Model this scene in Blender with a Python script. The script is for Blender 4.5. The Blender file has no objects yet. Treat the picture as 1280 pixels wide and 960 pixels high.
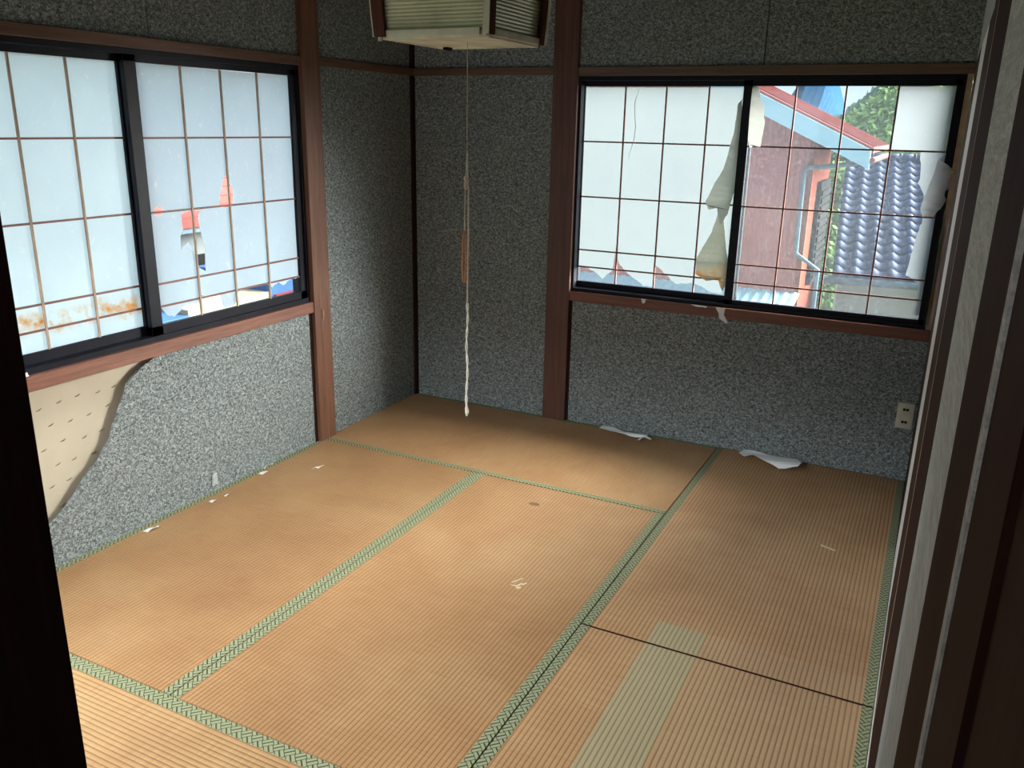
import bpy, bmesh, math, random
from mathutils import Vector, Matrix
from mathutils.geometry import tessellate_polygon
rnd = random.Random(7)
sc = bpy.context.scene
COL = sc.collection

# ------------------------------------------------------------------ camera
ya, pi_, ro, F = .4582, -.2990, .0207, 1053.4
CAM = Vector((2.5816, -3.9795, 1.5180))
fw = Vector((-math.sin(ya)*math.cos(pi_), math.cos(ya)*math.cos(pi_), math.sin(pi_)))
rt = Vector((math.cos(ya), math.sin(ya), 0)); up = rt.cross(fw)
r2 = math.cos(ro)*rt + math.sin(ro)*up; u2 = -math.sin(ro)*rt + math.cos(ro)*up
cam = bpy.data.objects.new('camera', bpy.data.cameras.new('camera')); COL.objects.link(cam)
cam.matrix_world = Matrix(((r2.x, u2.x, -fw.x, CAM.x), (r2.y, u2.y, -fw.y, CAM.y), (r2.z, u2.z, -fw.z, CAM.z), (0, 0, 0, 1)))
cam.data.sensor_width = 36; cam.data.lens = 36*F/1280; cam.data.clip_start = .02; cam.data.clip_end = 2000
sc.camera = cam

# ------------------------------------------------------------------ sky, sun, exposure
sc.view_settings.view_transform = 'Standard'; sc.view_settings.look = 'None'
sc.view_settings.gamma = 1; sc.view_settings.use_curve_mapping = False
EXPOSURE = 0.68
sc.view_settings.exposure = EXPOSURE
SKY = .74
w = bpy.data.worlds.new('sky'); sc.world = w; w.use_nodes = True
wn, wl = w.node_tree.nodes, w.node_tree.links
bg = wn['Background']
tc = wn.new('ShaderNodeTexCoord'); ns = wn.new('ShaderNodeTexNoise'); ns.inputs['Scale'].default_value = 2.2; ns.inputs['Detail'].default_value = 5
rp = wn.new('ShaderNodeValToRGB')
rp.color_ramp.elements[0].position = .35; rp.color_ramp.elements[0].color = (.60, .74, .84, 1)
rp.color_ramp.elements[1].position = .65; rp.color_ramp.elements[1].color = (.80, .88, .93, 1)
wl.new(tc.outputs['Generated'], ns.inputs['Vector']); wl.new(ns.outputs['Fac'], rp.inputs['Fac'])
wl.new(rp.outputs['Color'], bg.inputs['Color'])
sx = wn.new('ShaderNodeSeparateXYZ'); wl.new(tc.outputs['Generated'], sx.inputs[0])      # overcast sky: zenith three times the horizon
mr = wn.new('ShaderNodeMapRange'); wl.new(sx.outputs[2], mr.inputs['Value'])
mr.inputs['From Min'].default_value = 0; mr.inputs['From Max'].default_value = 1; mr.inputs['To Min'].default_value = SKY; mr.inputs['To Max'].default_value = SKY*2.4
wl.new(mr.outputs[0], bg.inputs['Strength'])

def sun(name, d, energy, angle, color):
    L = bpy.data.lights.new(name, 'SUN'); L.energy = energy; L.angle = math.radians(angle); L.color = color
    o = bpy.data.objects.new(name, L); COL.objects.link(o)
    o.rotation_euler = Vector(d).to_track_quat('-Z', 'Y').to_euler(); o.location = (0, 0, 8)
sun('hazy_sun', (-2.2, -1.75, -1.25), 40.0, 52, (1, .94, .84))
def area(name, loc, d, sx, sy, power, color):
    L = bpy.data.lights.new(name, 'AREA'); L.shape = 'RECTANGLE'; L.size = sx; L.size_y = sy; L.energy = power; L.color = color
    o = bpy.data.objects.new(name, L); COL.objects.link(o); o.location = loc
    o.rotation_euler = Vector(d).to_track_quat('-Z', 'Y').to_euler()
area('added_front_fill', (.45, -5.5, 2.9), (.32, 1, -.50), 2.2, .9, 310, (1, .97, .92))  # added area light in place of daylight, fills the room from the front
area('added_hallway_fill', (2.15, -4.5, 2.25), (0, .35, -1), .5, .5, 3, (1, .95, .88))  # weak fill light added behind the camera, no fitting is modelled

# ------------------------------------------------------------------ node helpers
class M:
    def __init__(s, name):
        s.m = bpy.data.materials.new(name); s.m.use_nodes = True; s.n = s.m.node_tree.nodes; s.l = s.m.node_tree.links
        s.b = s.n['Principled BSDF']; s.out = s.n['Material Output']
        s.tc = s.n.new('ShaderNodeTexCoord')
    def val(s, sock, v):
        if v is None: return
        if isinstance(v, bpy.types.NodeSocket): s.l.new(v, sock)
        else: sock.default_value = v
    def pos(s, scale=(1, 1, 1), rot=(0, 0, 0), src='Object'):
        mp = s.n.new('ShaderNodeMapping'); mp.inputs['Scale'].default_value = scale; mp.inputs['Rotation'].default_value = rot
        s.l.new(s.tc.outputs[src], mp.inputs['Vector']); return mp.outputs['Vector']
    def noise(s, vec, scale, detail=3, rough=.5, dist=0):
        t = s.n.new('ShaderNodeTexNoise'); s.l.new(vec, t.inputs['Vector'])
        t.inputs['Scale'].default_value = scale; t.inputs['Detail'].default_value = detail
        t.inputs['Roughness'].default_value = rough; t.inputs['Distortion'].default_value = dist; return t.outputs['Fac']
    def voro(s, vec, scale, out='Color'):
        t = s.n.new('ShaderNodeTexVoronoi'); s.l.new(vec, t.inputs['Vector']); t.inputs['Scale'].default_value = scale; return t.outputs[out]
    def ramp(s, fac, stops, interp='LINEAR'):
        t = s.n.new('ShaderNodeValToRGB'); t.color_ramp.interpolation = interp; e = t.color_ramp.elements
        while len(e) < len(stops): e.new(.5)
        for k, (p, c) in enumerate(stops):
            e[k].position = p; e[k].color = (*c, 1) if len(c) == 3 else c
        s.l.new(fac, t.inputs['Fac']); return t.outputs['Color']
    def math(s, op, a, b=None, c=None):
        t = s.n.new('ShaderNodeMath'); t.operation = op
        for k, v in enumerate((a, b, c)): s.val(t.inputs[k], v)
        return t.outputs[0]
    def mix(s, fac, a, b, mode='MIX'):
        t = s.n.new('ShaderNodeMix'); t.data_type = 'RGBA'; t.blend_type = mode
        col = lambda v: (*v, 1) if isinstance(v, tuple) and len(v) == 3 else v
        s.val(t.inputs[0], fac); s.val(t.inputs[6], col(a)); s.val(t.inputs[7], col(b)); return t.outputs[2]
    def sep(s, vec):
        t = s.n.new('ShaderNodeSeparateXYZ'); s.l.new(vec, t.inputs[0]); return t.outputs
    def bump(s, h, strength=.3, dist=.002):
        t = s.n.new('ShaderNodeBump'); t.inputs['Strength'].default_value = strength; t.inputs['Distance'].default_value = dist
        s.l.new(h, t.inputs['Height']); s.l.new(t.outputs[0], s.b.inputs['Normal']); return t.outputs[0]
    def set(s, color=None, rough=None, spec=None, metal=None):
        if color is not None: s.val(s.b.inputs['Base Color'], (*color, 1) if isinstance(color, tuple) and len(color) == 3 else color)
        s.val(s.b.inputs['Roughness'], rough); s.val(s.b.inputs['Specular IOR Level'], spec); s.val(s.b.inputs['Metallic'], metal)
        return s
def plain(name, color, rough=.6, vary=.25, scale=12, spec=.4, metal=0.):
    m = M(name); f = m.noise(m.pos(), scale, 4)
    d = tuple(c*(1-vary) for c in color); l = tuple(min(1, c*(1+vary)) for c in color)
    m.set(m.ramp(f, [(.3, d), (.7, l)]), rough, spec, metal); return m.m
def wood(name, color, axis='z', rough=.5, spec=.4):
    m = M(name); sc_ = {'x': (1.5, 30, 30), 'y': (30, 1.5, 30), 'z': (30, 30, 1.5)}[axis]
    v = m.pos(sc_); f = m.noise(v, 1.6, 5, .6, .4); g = m.noise(v, 9, 2)
    d = tuple(c*.55 for c in color); l = tuple(min(1, c*1.35) for c in color)
    c1 = m.ramp(f, [(.3, d), (.7, l)])
    m.set(m.mix(.25, c1, m.ramp(g, [(.3, d), (.7, l)])), rough, spec); m.bump(g, .15, .001); return m.m
def plaster(name, dark, mid, light, scale=1.0, ys=1.0):
    m = M(name); v = m.pos((1, ys, 1.25))
    f = m.noise(v, 170*scale, 2, .6, 1.2); g = m.noise(v, 75*scale, 2, .5, .8); h = m.noise(v, 3, 3)
    s = m.math('ADD', m.math('MULTIPLY', f, .62), m.math('MULTIPLY', g, .38))
    c = m.ramp(s, [(.38, dark), (.5, mid), (.62, light)])
    c = m.mix(m.math('MULTIPLY', h, .25), c, mid)
    sp = m.voro(m.pos((1, ys, 1)), 60*scale, 'Distance'); c = m.mix(m.ramp(sp, [(.04, (1, 1, 1)), (.07, (0, 0, 0))]), c, tuple(min(1, x*1.7) for x in light))
    m.set(c, .9, .2); m.bump(s, .6, .004); return m.m

MAT = {}
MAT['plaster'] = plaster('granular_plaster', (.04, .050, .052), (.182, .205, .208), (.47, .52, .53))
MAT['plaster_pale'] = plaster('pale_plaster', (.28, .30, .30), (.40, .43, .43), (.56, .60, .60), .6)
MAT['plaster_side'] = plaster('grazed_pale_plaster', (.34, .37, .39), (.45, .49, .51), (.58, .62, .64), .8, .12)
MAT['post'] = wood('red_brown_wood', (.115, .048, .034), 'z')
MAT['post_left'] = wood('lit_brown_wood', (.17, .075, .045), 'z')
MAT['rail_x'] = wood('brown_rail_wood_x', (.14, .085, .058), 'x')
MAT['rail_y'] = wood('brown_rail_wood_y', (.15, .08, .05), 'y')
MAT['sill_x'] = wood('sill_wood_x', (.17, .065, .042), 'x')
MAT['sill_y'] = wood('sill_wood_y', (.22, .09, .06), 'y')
MAT['dark'] = wood('dark_brown_wood', (.03, .012, .009), 'z', .8, .1)
MAT['dark2'] = wood('dark_lacquered_wood', (.045, .022, .016), 'z', .75, .15)
MAT['sash'] = plain('black_aluminium', (.008, .008, .015), .45, .2, 20, .15)
MAT['muntin'] = plain('brown_red_bar', (.20, .075, .055), .5, .2, 20)
MAT['muntin_pale'] = plain('pale_wood_strip', (.42, .30, .22), .6, .2, 20)
MAT['cream_wall'] = plain('cream_wallpaper', (.50, .44, .345), .8, .10, 5, .2)
MAT['shade_mark'] = plain('mark', (.22, .18, .14), .9)
MAT['cream_plastic'] = plain('cream_plastic', (.60, .58, .45), .5)
MAT['black'] = plain('black_slot', (.01, .01, .01), .8, .2, 12, .03)
MAT['ceiling'] = wood('ceiling_board', (.12, .07, .045), 'y')
MAT['white_board'] = plain('white_painted_board', (.86, .88, .87), .5, .04, 6)
MAT['paper_solid'] = plain('white_paper', (.82, .84, .86), .7, .05, 10, .2)
MAT['lamp_wood'] = wood('lamp_wood', (.10, .04, .03), 'z', .8, .1)
MAT['cord'] = plain('beige_cord', (.62, .52, .40), .8, .2, 80)
MAT['cord_orange'] = plain('orange_cord', (.50, .25, .13), .8, .2, 80)
MAT['cord_white'] = plain('white_cord', (.80, .74, .64), .8, .2, 80)

def tatami(name, along, tint=(.84, .75, .60), fade=None):
    """along = 'x' or 'y': direction of the long side, the ribs run along it"""
    m = M(name); P = m.tc.outputs['Object']; s = m.sep(P)
    a, t = (s[0], s[1]) if along == 'x' else (s[1], s[0])
    wob = m.noise(m.pos((6, 1.2, 1) if along == 'y' else (1.2, 6, 1)), 2, 2)
    tt = m.math('ADD', t, m.math('MULTIPLY', wob, .004))
    rib = m.math('ABSOLUTE', m.math('SINE', m.math('MULTIPLY', tt, math.pi/.0147)))
    rush = m.noise(m.pos((60, 900, 1) if along == 'y' else (900, 60, 1)), 1, 2)
    rushc = m.noise(m.pos((9, 260, 1) if along == 'y' else (260, 9, 1)), 1, 3)
    patch = m.noise(P, 1.7, 4, .55, .4); patch2 = m.noise(P, 7, 4, .6, .3)
    c = m.ramp(patch, [(.30, (.30, .145, .065)), (.5, (.43, .245, .13)), (.70, (.54, .37, .225))])
    c = m.mix(.35, c, m.ramp(patch2, [(.3, (.34, .185, .10)), (.7, (.52, .34, .20))]))
    c = m.mix(.3, c, m.ramp(rushc, [(.3, (.33, .19, .10)), (.7, (.60, .42, .26))]))
    if fade: c = fade(m, s, c)
    c = m.mix(1., c, m.ramp(rib, [(.0, (.50, .48, .45)), (.35, (.84, .83, .82)), (.8, (1, 1, 1))]), 'MULTIPLY')
    spots = m.voro(P, 9, 'Distance'); c = m.mix(m.ramp(spots, [(.015, (.6, .6, .6)), (.03, (0, 0, 0))]), c, (.16, .08, .05))
    c = m.mix(1., c, tint, 'MULTIPLY')
    h = m.math('ADD', m.math('POWER', rib, .6), m.math('MULTIPLY', rush, .25))
    m.set(c, .55, .45); m.bump(h, .7, .0022); return m.m
def fade_d(m, s, c):
    # unfaded greenish rectangle where furniture once stood, and the faint rectangle beside it
    def band(v, lo, hi, soft=.004):
        a = m.math('MULTIPLY', m.math('SUBTRACT', v, lo), 1/soft); b = m.math('MULTIPLY', m.math('SUBTRACT', hi, v), 1/soft)
        t = m.math('MINIMUM', a, b); n = m.n.new('ShaderNodeClamp'); m.l.new(t, n.inputs[0]); return n.outputs[0]
    bx_ = band(s[0], 1.965, 2.135, .012); by_ = band(s[1], -3.6, -1.637, .004)
    k = m.math('MULTIPLY', bx_, by_)
    c = m.mix(m.math('MULTIPLY', k, .72), c, (.39, .385, .275))
    k2 = m.math('MULTIPLY', band(s[0], 2.13, 2.60, .02), by_)
    return m.mix(m.math('MULTIPLY', k2, .30), c, (.47, .36, .27))
MAT['tat_x'] = tatami('tatami_rush_x', 'x'); MAT['tat_y'] = tatami('tatami_rush_y', 'y')
MAT['tat_y_pale'] = tatami('tatami_rush_pale', 'y', (1.0, .93, .78), fade_d)
MAT['tat_x_pale'] = tatami('tatami_rush_x_pale', 'x', (1.0, .96, .80))
MAT['tat_x_smooth'] = tatami('tatami_rush_worn', 'x', (.92, .83, .68))
def heri(name, along):
    """woven border: interlocking bars at 45 degrees to the strip"""
    m = M(name); s = m.sep(m.tc.outputs['Object'])
    u, v = (s[1], s[0]) if along == 'y' else (s[0], s[1])
    p = .025
    A = m.math('MULTIPLY', m.math('ADD', u, v), .7071/p); B = m.math('MULTIPLY', m.math('SUBTRACT', u, v), .7071/p)
    fa = m.math('FLOOR', A); fb = m.math('FLOOR', B)
    par = m.math('MODULO', m.math('ABSOLUTE', m.math('ADD', fa, fb)), 2)
    ra = m.math('FRACT', A); rb = m.math('FRACT', B)
    # sub-lines
    la = m.math('ABSOLUTE', m.math('SUBTRACT', m.math('FRACT', m.math('MULTIPLY', A, 2)), .5))
    lb = m.math('ABSOLUTE', m.math('SUBTRACT', m.math('FRACT', m.math('MULTIPLY', B, 2)), .5))
    line = m.math('ADD', m.math('MULTIPLY', la, par), m.math('MULTIPLY', lb, m.math('SUBTRACT', 1, par)))
    c = m.ramp(line, [(.0, (.28, .285, .17)), (.29, (.32, .325, .20)), (.34, (.02, .03, .018)), (1, (.02, .03, .018))])
    n = m.noise(m.tc.outputs['Object'], 4, 2); c = m.mix(m.math('MULTIPLY', n, .35), c, (.20, .22, .11))
    m.set(c, .7, .3); return m.m
MAT['heri_x'] = heri('border_weave_x', 'x'); MAT['heri_y'] = heri('border_weave_y', 'y')

def film(name, stain=False, col=(.80, .92, 1.0), clear=.28, speck=.5, dens=.23):
    m = M(name); P = m.tc.outputs['Object']; s = m.sep(P)
    n1 = m.noise(P, 3.5, 4, .6, .3); n2 = m.noise(m.pos((1, 1, .7)), 60, 3, .6, 1.5)
    c = m.mix(n1, tuple(x*.90 for x in col), tuple(min(1, x*1.06) for x in col))
    c = m.mix(m.math('MULTIPLY', m.ramp(n2, [(.62, (0, 0, 0)), (.70, (1, 1, 1))]), speck), c, (1, 1, 1))
    if stain:
        zz = m.math('ADD', s[2], m.math('MULTIPLY', m.math('SUBTRACT', m.noise(P, 9, 4), .5), .10))
        k = m.ramp(m.math('MULTIPLY', m.math('ABSOLUTE', m.math('SUBTRACT', zz, stain[0])), 1/stain[1]), [(.0, (1, 1, 1)), (1, (0, 0, 0))])
        k = m.math('MULTIPLY', k, m.ramp(m.noise(P, 22, 4, .65), [(.42, (0, 0, 0)), (.62, (1, 1, 1))]))
        c = m.mix(k, c, (.80, .42, .10))
    c = m.mix(1., c, (dens, dens, dens), 'MULTIPLY')
    tr = m.n.new('ShaderNodeBsdfTranslucent'); m.l.new(c, tr.inputs[0])
    df = m.n.new('ShaderNodeBsdfDiffuse'); m.l.new(c, df.inputs[0])
    tp = m.n.new('ShaderNodeBsdfTransparent')
    a = m.n.new('ShaderNodeMixShader'); a.inputs[0].default_value = .22; m.l.new(tr.outputs[0], a.inputs[1]); m.l.new(df.outputs[0], a.inputs[2])
    b = m.n.new('ShaderNodeMixShader'); b.inputs[0].default_value = clear; m.l.new(a.outputs[0], b.inputs[1]); m.l.new(tp.outputs[0], b.inputs[2])
    m.l.new(b.outputs[0], m.out.inputs[0]); return m.m
MAT['pipe_grey'] = plain('crease_grey', (.35, .38, .42), .8)
MAT['film'] = film('translucent_window_paper'); MAT['film_stain'] = film('stained_window_paper', (.845, .045), (.84, .915, .97), .08, .6, 1.05); MAT['film_left'] = film('opaque_window_paper', False, (.81, .885, .95), .08, .9, 1.04)
MAT['film_rusty'] = film('rusty_window_paper', (.835, .06), (.70, .70, .62), .1, .5, .6)
MAT['flap'] = film('loose_paper_flap', False, (.66, .67, .62), .06, .15, .9)
MAT['flap_rust'] = film('loose_rusty_flap', (.83, .07), (.66, .66, .58), .06, .3, .9)
MAT['flap_white'] = film('white_paper_curl', False, (.84, .85, .86), .05, .1, 1)
MAT['flap_curl'] = film('backlit_paper_curl', False, (.84, .85, .82), .05, .1, .45)
MAT['film_cloudy'] = film('cloudy_window_paper', False, (.74, .80, .85), .22, .5, .34)
def glass():
    m = M('dusty_glass'); P = m.tc.outputs['Object']
    tp = m.n.new('ShaderNodeBsdfTransparent'); tp.inputs[0].default_value = (.94, .98, 1, 1); gl = m.n.new('ShaderNodeBsdfGlossy'); gl.inputs['Roughness'].default_value = .05
    tr = m.n.new('ShaderNodeBsdfTranslucent'); tr.inputs[0].default_value = (.72, .86, 1, 1)
    n = m.noise(P, 90, 4, .7, 1); n2 = m.noise(P, 3, 3)
    k = m.math('ADD', .006, m.math('MULTIPLY', m.ramp(n, [(.5, (0, 0, 0)), (.75, (1, 1, 1))]), .018)); k = m.math('ADD', k, m.math('MULTIPLY', n2, .006))
    a = m.n.new('ShaderNodeMixShader'); m.l.new(k, a.inputs[0]); m.l.new(tp.outputs[0], a.inputs[1]); m.l.new(tr.outputs[0], a.inputs[2])
    b = m.n.new('ShaderNodeMixShader'); b.inputs[0].default_value = .03; m.l.new(a.outputs[0], b.inputs[1]); m.l.new(gl.outputs[0], b.inputs[2])
    m.l.new(b.outputs[0], m.out.inputs[0]); return m.m
MAT['glass'] = glass()
MAT['shade'] = film('cream_lamp_shade', False, (.66, .64, .47), 0, .1, 1)
MAT['shade_dirty'] = plain('cream_ribbed_shade', (.52, .49, .33), .35, .30, 7, .6)

# ------------------------------------------------------------------ object helpers
def box(bm, x0, x1, y0, y1, z0, z1, bev=0):
    vs = [bm.verts.new((x, y, z)) for x in (x0, x1) for y in (y0, y1) for z in (z0, z1)]
    for f in ((0, 1, 3, 2), (4, 6, 7, 5), (0, 4, 5, 1), (2, 3, 7, 6), (0, 2, 6, 4), (1, 5, 7, 3)):
        bm.faces.new([vs[i] for i in f])
    if bev:
        es = {e for v in vs for e in v.link_edges}
        bmesh.ops.bevel(bm, geom=list(es), offset=bev, segments=1, affect='EDGES')
def B(*boxes, bev=0):
    bm = bmesh.new()
    for b in boxes:
        t = bmesh.new(); box(t, *b, bev=bev); me = bpy.data.meshes.new('t'); t.to_mesh(me); t.free(); bm.from_mesh(me); bpy.data.meshes.remove(me)
    return bm
WL = {}
def obj(name, bm, mat, parent=None, smooth=False, **kw):
    bmesh.ops.recalc_face_normals(bm, faces=bm.faces)
    me = bpy.data.meshes.new(name); bm.to_mesh(me); bm.free()
    for f in me.polygons: f.use_smooth = smooth
    for mm in (mat if isinstance(mat, (list, tuple)) else [mat]): me.materials.append(MAT[mm] if isinstance(mm, str) else mm)
    o = bpy.data.objects.new(name, me); COL.objects.link(o)
    if parent is not None:
        o.parent = parent; w_ = WL.get(parent.name, Vector((0, 0, 0))); o.location = -w_
    for k, v in kw.items(): o[k] = v
    return o
def thing(name, loc, label=None, cat=None, group=None, kind=None):
    o = bpy.data.objects.new(name, None); COL.objects.link(o); o.location = loc; o.empty_display_size = .1
    WL[o.name] = Vector(loc)
    if label: o['label'] = label
    if cat: o['category'] = cat
    if group: o['group'] = group
    if kind: o['kind'] = kind
    return o
def tag(o, label, cat, group=None):
    o['label'] = label; o['category'] = cat
    if group: o['group'] = group
    return o
def struct(name, bm, mat, **kw): return obj(name, bm, mat, kind='structure', **kw)
def quad_prism(bm, pts, z0, z1):
    a = [bm.verts.new((x, y, z0)) for x, y in pts]; b = [bm.verts.new((x, y, z1)) for x, y in pts]; n = len(pts)
    bm.faces.new(b); bm.faces.new(a[::-1])
    for i in range(n): bm.faces.new((a[i], a[(i+1) % n], b[(i+1) % n], b[i]))
def sheet(loops, to3, thick, dirv, wave=0):
    """polygon with holes (2-D loops) -> thin closed solid"""
    vs = [Vector((p[0], p[1], 0)) for l in loops for p in l]
    tris = tessellate_polygon([[Vector((p[0], p[1], 0)) for p in l] for l in loops])
    bm = bmesh.new(); d = Vector(dirv)*thick
    A = [bm.verts.new(Vector(to3(v.x, v.y))) for v in vs]; Bv = [bm.verts.new(Vector(to3(v.x, v.y)) + d) for v in vs]
    for t in tris:
        try: bm.faces.new([A[i] for i in t]); bm.faces.new([Bv[i] for i in reversed(t)])
        except ValueError: pass
    k = 0
    for l in loops:
        n = len(l)
        for i in range(n): 
            i0, i1 = k+i, k+(i+1) % n
            try: bm.faces.new((A[i0], A[i1], Bv[i1], Bv[i0]))
            except ValueError: pass
        k += n
    return bm
def tube(bm, pts, r, seg=8, cap=True):
    rings = []; n = len(pts); pts = [Vector(p) for p in pts]
    for i, p in enumerate(pts):
        d = (pts[min(i+1, n-1)] - pts[max(i-1, 0)]).normalized()
        a = d.orthogonal().normalized() if i == 0 else (pa - d*pa.dot(d)).normalized()
        pa = a; b = d.cross(a); rr = r[i] if isinstance(r, (list, tuple)) else r
        rings.append([bm.verts.new(p + (a*math.cos(2*math.pi*k/seg) + b*math.sin(2*math.pi*k/seg))*rr) for k in range(seg)])
    for i in range(n-1):
        for k in range(seg): bm.faces.new((rings[i][k], rings[i][(k+1) % seg], rings[i+1][(k+1) % seg], rings[i+1][k]))
    if cap: bm.faces.new(rings[0][::-1]); bm.faces.new(rings[-1])
def jitter(pts, n, amp, closed=True, rr=None):
    rr = rr or rnd; out = []
    m = len(pts)
    for i in range(m if closed else m-1):
        a, b = pts[i], pts[(i+1) % m]
        out.append(a)
        for k in range(1, n):
            t = k/n; out.append((a[0]+(b[0]-a[0])*t + rr.uniform(-amp, amp), a[1]+(b[1]-a[1])*t + rr.uniform(-amp, amp)))
    if not closed: out.append(pts[-1])
    return out

# ------------------------------------------------------------------ room shell
XR = 2.625
struct('floor', B((-.12, 3.0, -3.62, .12, -.12, -.056), (1.7, 3.0, -5.6, -3.62, -.12, -.056)), 'dark2')
# wall_left: cream board backing + plaster above; opening y -.905..-2.66, z .655...1.785
wl_ = thing('wall_left', (0, -1.8, 0), kind='structure')
obj('backing_wall', B((-.12, -.035, -3.6, -.85, -.05, .655)), 'cream_wall', wl_)
obj('upper_panel', B((-.12, -.001, -1.692, -.85, 1.76, 2.42)), 'plaster', wl_)
obj('upper_panel', B((-.12, -.001, -3.52, -1.697, 1.76, 2.42)), 'plaster', wl_)
obj('end_panel', B((-.12, -.001, -.85, .0, -.05, 2.42)), 'plaster', wl_)
obj('end_panel', B((-.12, -.001, -3.6, -2.66, .655, 1.76)), 'plaster', wl_)
crack = [(-1.754, .656), (-1.80, .648), (-1.869, .628), (-1.948, .574), (-1.975, .52), (-2.005, .466), (-2.03, .43), (-2.042, .395), (-2.103, .327), (-2.15, .295), (-2.196, .253), (-2.268, .19), (-2.335, .150), (-2.39, .128)]
crk = jitter(crack, 4, .0035, False)
poly = [(-.9, -.02), (-.9, .656)] + crk + [(-2.8, .02), (-2.9, -.02)]
obj('loose_plaster_panel', sheet([poly], lambda a, b: (0.0, a, b), .014, (-1, 0, 0)), 'plaster', wl_, label='cracked grey granular plaster panel standing proud of cream wall')
bm = bmesh.new()
for pl in ([(-2.03, .41), (-1.96, .415), (-1.88, .44), (-1.80, .455), (-1.72, .475), (-1.66, .505)], [(-1.80, .645), (-1.79, .60), (-1.74, .565), (-1.71, .56)], [(-1.662, .02), (-1.665, .06), (-1.655, .10)]):
    tube(bm, [(-.0002, a, b) for a, b in jitter(pl, 4, .003, False)], .0008, 4)
obj('hairline_crack', bm, 'black', wl_)
obj('broken_chip', sheet([[(-1.60, .03), (-1.575, .035), (-1.57, .085), (-1.592, .075)]], lambda a, b: (.012-(b-.03)*.1, a, b), .008, (-1, 0, 0)), 'plaster_pale', wl_)
bm = bmesh.new()
for i in range(18):
    for j in range(9):
        y = -1.72 - i*.075 + (.0375 if j % 2 else 0); z = .06 + j*.073 + rnd.uniform(-.008, .008); y += rnd.uniform(-.01, .01)
        tube(bm, [(-.0345, y-.011, z-.002), (-.033, y, z), (-.0345, y+.010, z+.004)], [.0012, .0024, .001], 5)
obj('wallpaper_tuft', bm, 'shade_mark', wl_, kind='stuff')

# wall_back: opening x .945..2.61, z .655..1.785
wb_ = thing('wall_back', (1.3, 0, 0), kind='structure')
obj('corner_panel', B((0, .86, .001, .12, -.05, 2.42)), 'plaster', wb_)
obj('lower_panel', B((.86, XR, .001, .12, -.05, .655)), 'plaster', wb_)
obj('upper_panel', B((.86, 1.803, .001, .12, 1.76, 2.42)), 'plaster', wb_)
obj('upper_panel', B((1.808, XR, .001, .12, 1.76, 2.42)), 'plaster', wb_)
obj('seam_light_block', B((-.12, XR+.12, .1205, .135, 1.76, 2.42)), 'dark', wb_)  # unseen board added to stop light leaking through the panel seam
obj('seam_light_block', B((-.135, -.1205, -3.6, .0, 1.76, 2.42)), 'dark', wl_)  # same added light block behind the left wall panels
# wall_right, seen at a grazing angle
wr_ = thing('wall_right', (XR, -1.8, 0), kind='structure')
obj('core', B((XR+.012, XR+.12, -3.60, .12, -.05, 2.42)), 'dark', wr_)
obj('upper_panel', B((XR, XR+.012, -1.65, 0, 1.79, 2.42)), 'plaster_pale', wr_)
obj('dark_board', B((XR, XR+.012, -.745, -.0, -.05, 1.79)), 'dark2', wr_)
obj('white_board', B((XR, XR+.012, -1.38, -.745, -.05, 1.79)), 'white_board', wr_)
obj('dark_door_panel', B((XR, XR+.012, -2.0, -1.38, .10, 1.79)), 'dark2', wr_)
obj('white_skirting', B((XR, XR+.012, -2.6, -1.38, -.05, .10)), 'white_board', wr_)
obj('closet_board', B((XR, XR+.012, -2.64, -2.006, .10, 2.42), (XR, XR+.012, -2.006, -1.65, 1.79, 2.42)), 'dark', wr_)
obj('edge_highlight', B((XR-.0005, XR+.012, -2.006, -1.99, .10, 1.79)), 'muntin_pale', wr_)  # pale strip put in for the highlight along the post edge
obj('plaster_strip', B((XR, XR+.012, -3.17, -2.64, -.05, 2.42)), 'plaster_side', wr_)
# south wall around the doorway, hallway
ws_ = thing('wall_front', (.9, -3.56, 0), kind='structure')
obj('wall_panel', B((-.12, .10, -3.60, -3.52, -.05, 2.42)), 'plaster', ws_)
obj('wall_panel', B((1.66, 1.76, -3.60, -3.52, -.05, 2.42)), 'plaster', ws_)
obj('wall_panel', B((.10, 1.66, -3.60, -3.52, 1.80, 2.42)), 'plaster', ws_)
w3 = thing('added_window', (.88, -3.56, 0), kind='structure')  # unseen glazed opening, added to let more daylight into the room
obj('frame', B((.10, 1.66, -3.60, -3.53, -.05, .02), (.10, 1.66, -3.60, -3.53, 1.76, 1.80), (.10, .13, -3.60, -3.53, .02, 1.76), (1.63, 1.66, -3.60, -3.53, .02, 1.76)), 'sash', w3)
for a0, a1, yy in ((.13, .90, -3.56), (.86, 1.63, -3.585)):
    s3 = obj('sash_frame', B((a0, a0+.04, yy, yy+.02, .02, 1.76), (a1-.04, a1, yy, yy+.02, .02, 1.76), (a0, a1, yy, yy+.02, .02, .08), (a0, a1, yy, yy+.02, 1.72, 1.76)), 'sash', w3)
    obj('glass_pane', B((a0+.04, a1-.04, yy+.008, yy+.011, .08, 1.72)), 'glass', s3)
obj('door_header', B((1.76, XR+.12, -3.60, -3.52, 1.86, 2.42)), 'plaster', ws_)
obj('hallway_panel', B((XR+.004, XR+.12, -5.6, -3.60, -.05, 2.42)), 'dark', ws_)
obj('hallway_panel', B((1.70, 1.76, -5.6, -3.60, -.05, 2.42)), 'cream_wall', ws_)
obj('hallway_panel', B((1.70, XR+.12, -5.7, -5.6, -.05, 2.42)), 'cream_wall', ws_)
struct('trim_1', B((1.70, 1.832, -3.62, -3.50, -.05, 2.42)), 'dark', )
t = thing('trim_2', (XR, -3.3, 0), kind='structure')
obj('post', B((XR-.001, XR+.012, -3.43, -3.17, -.05, 2.42)), 'dark', t)
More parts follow.
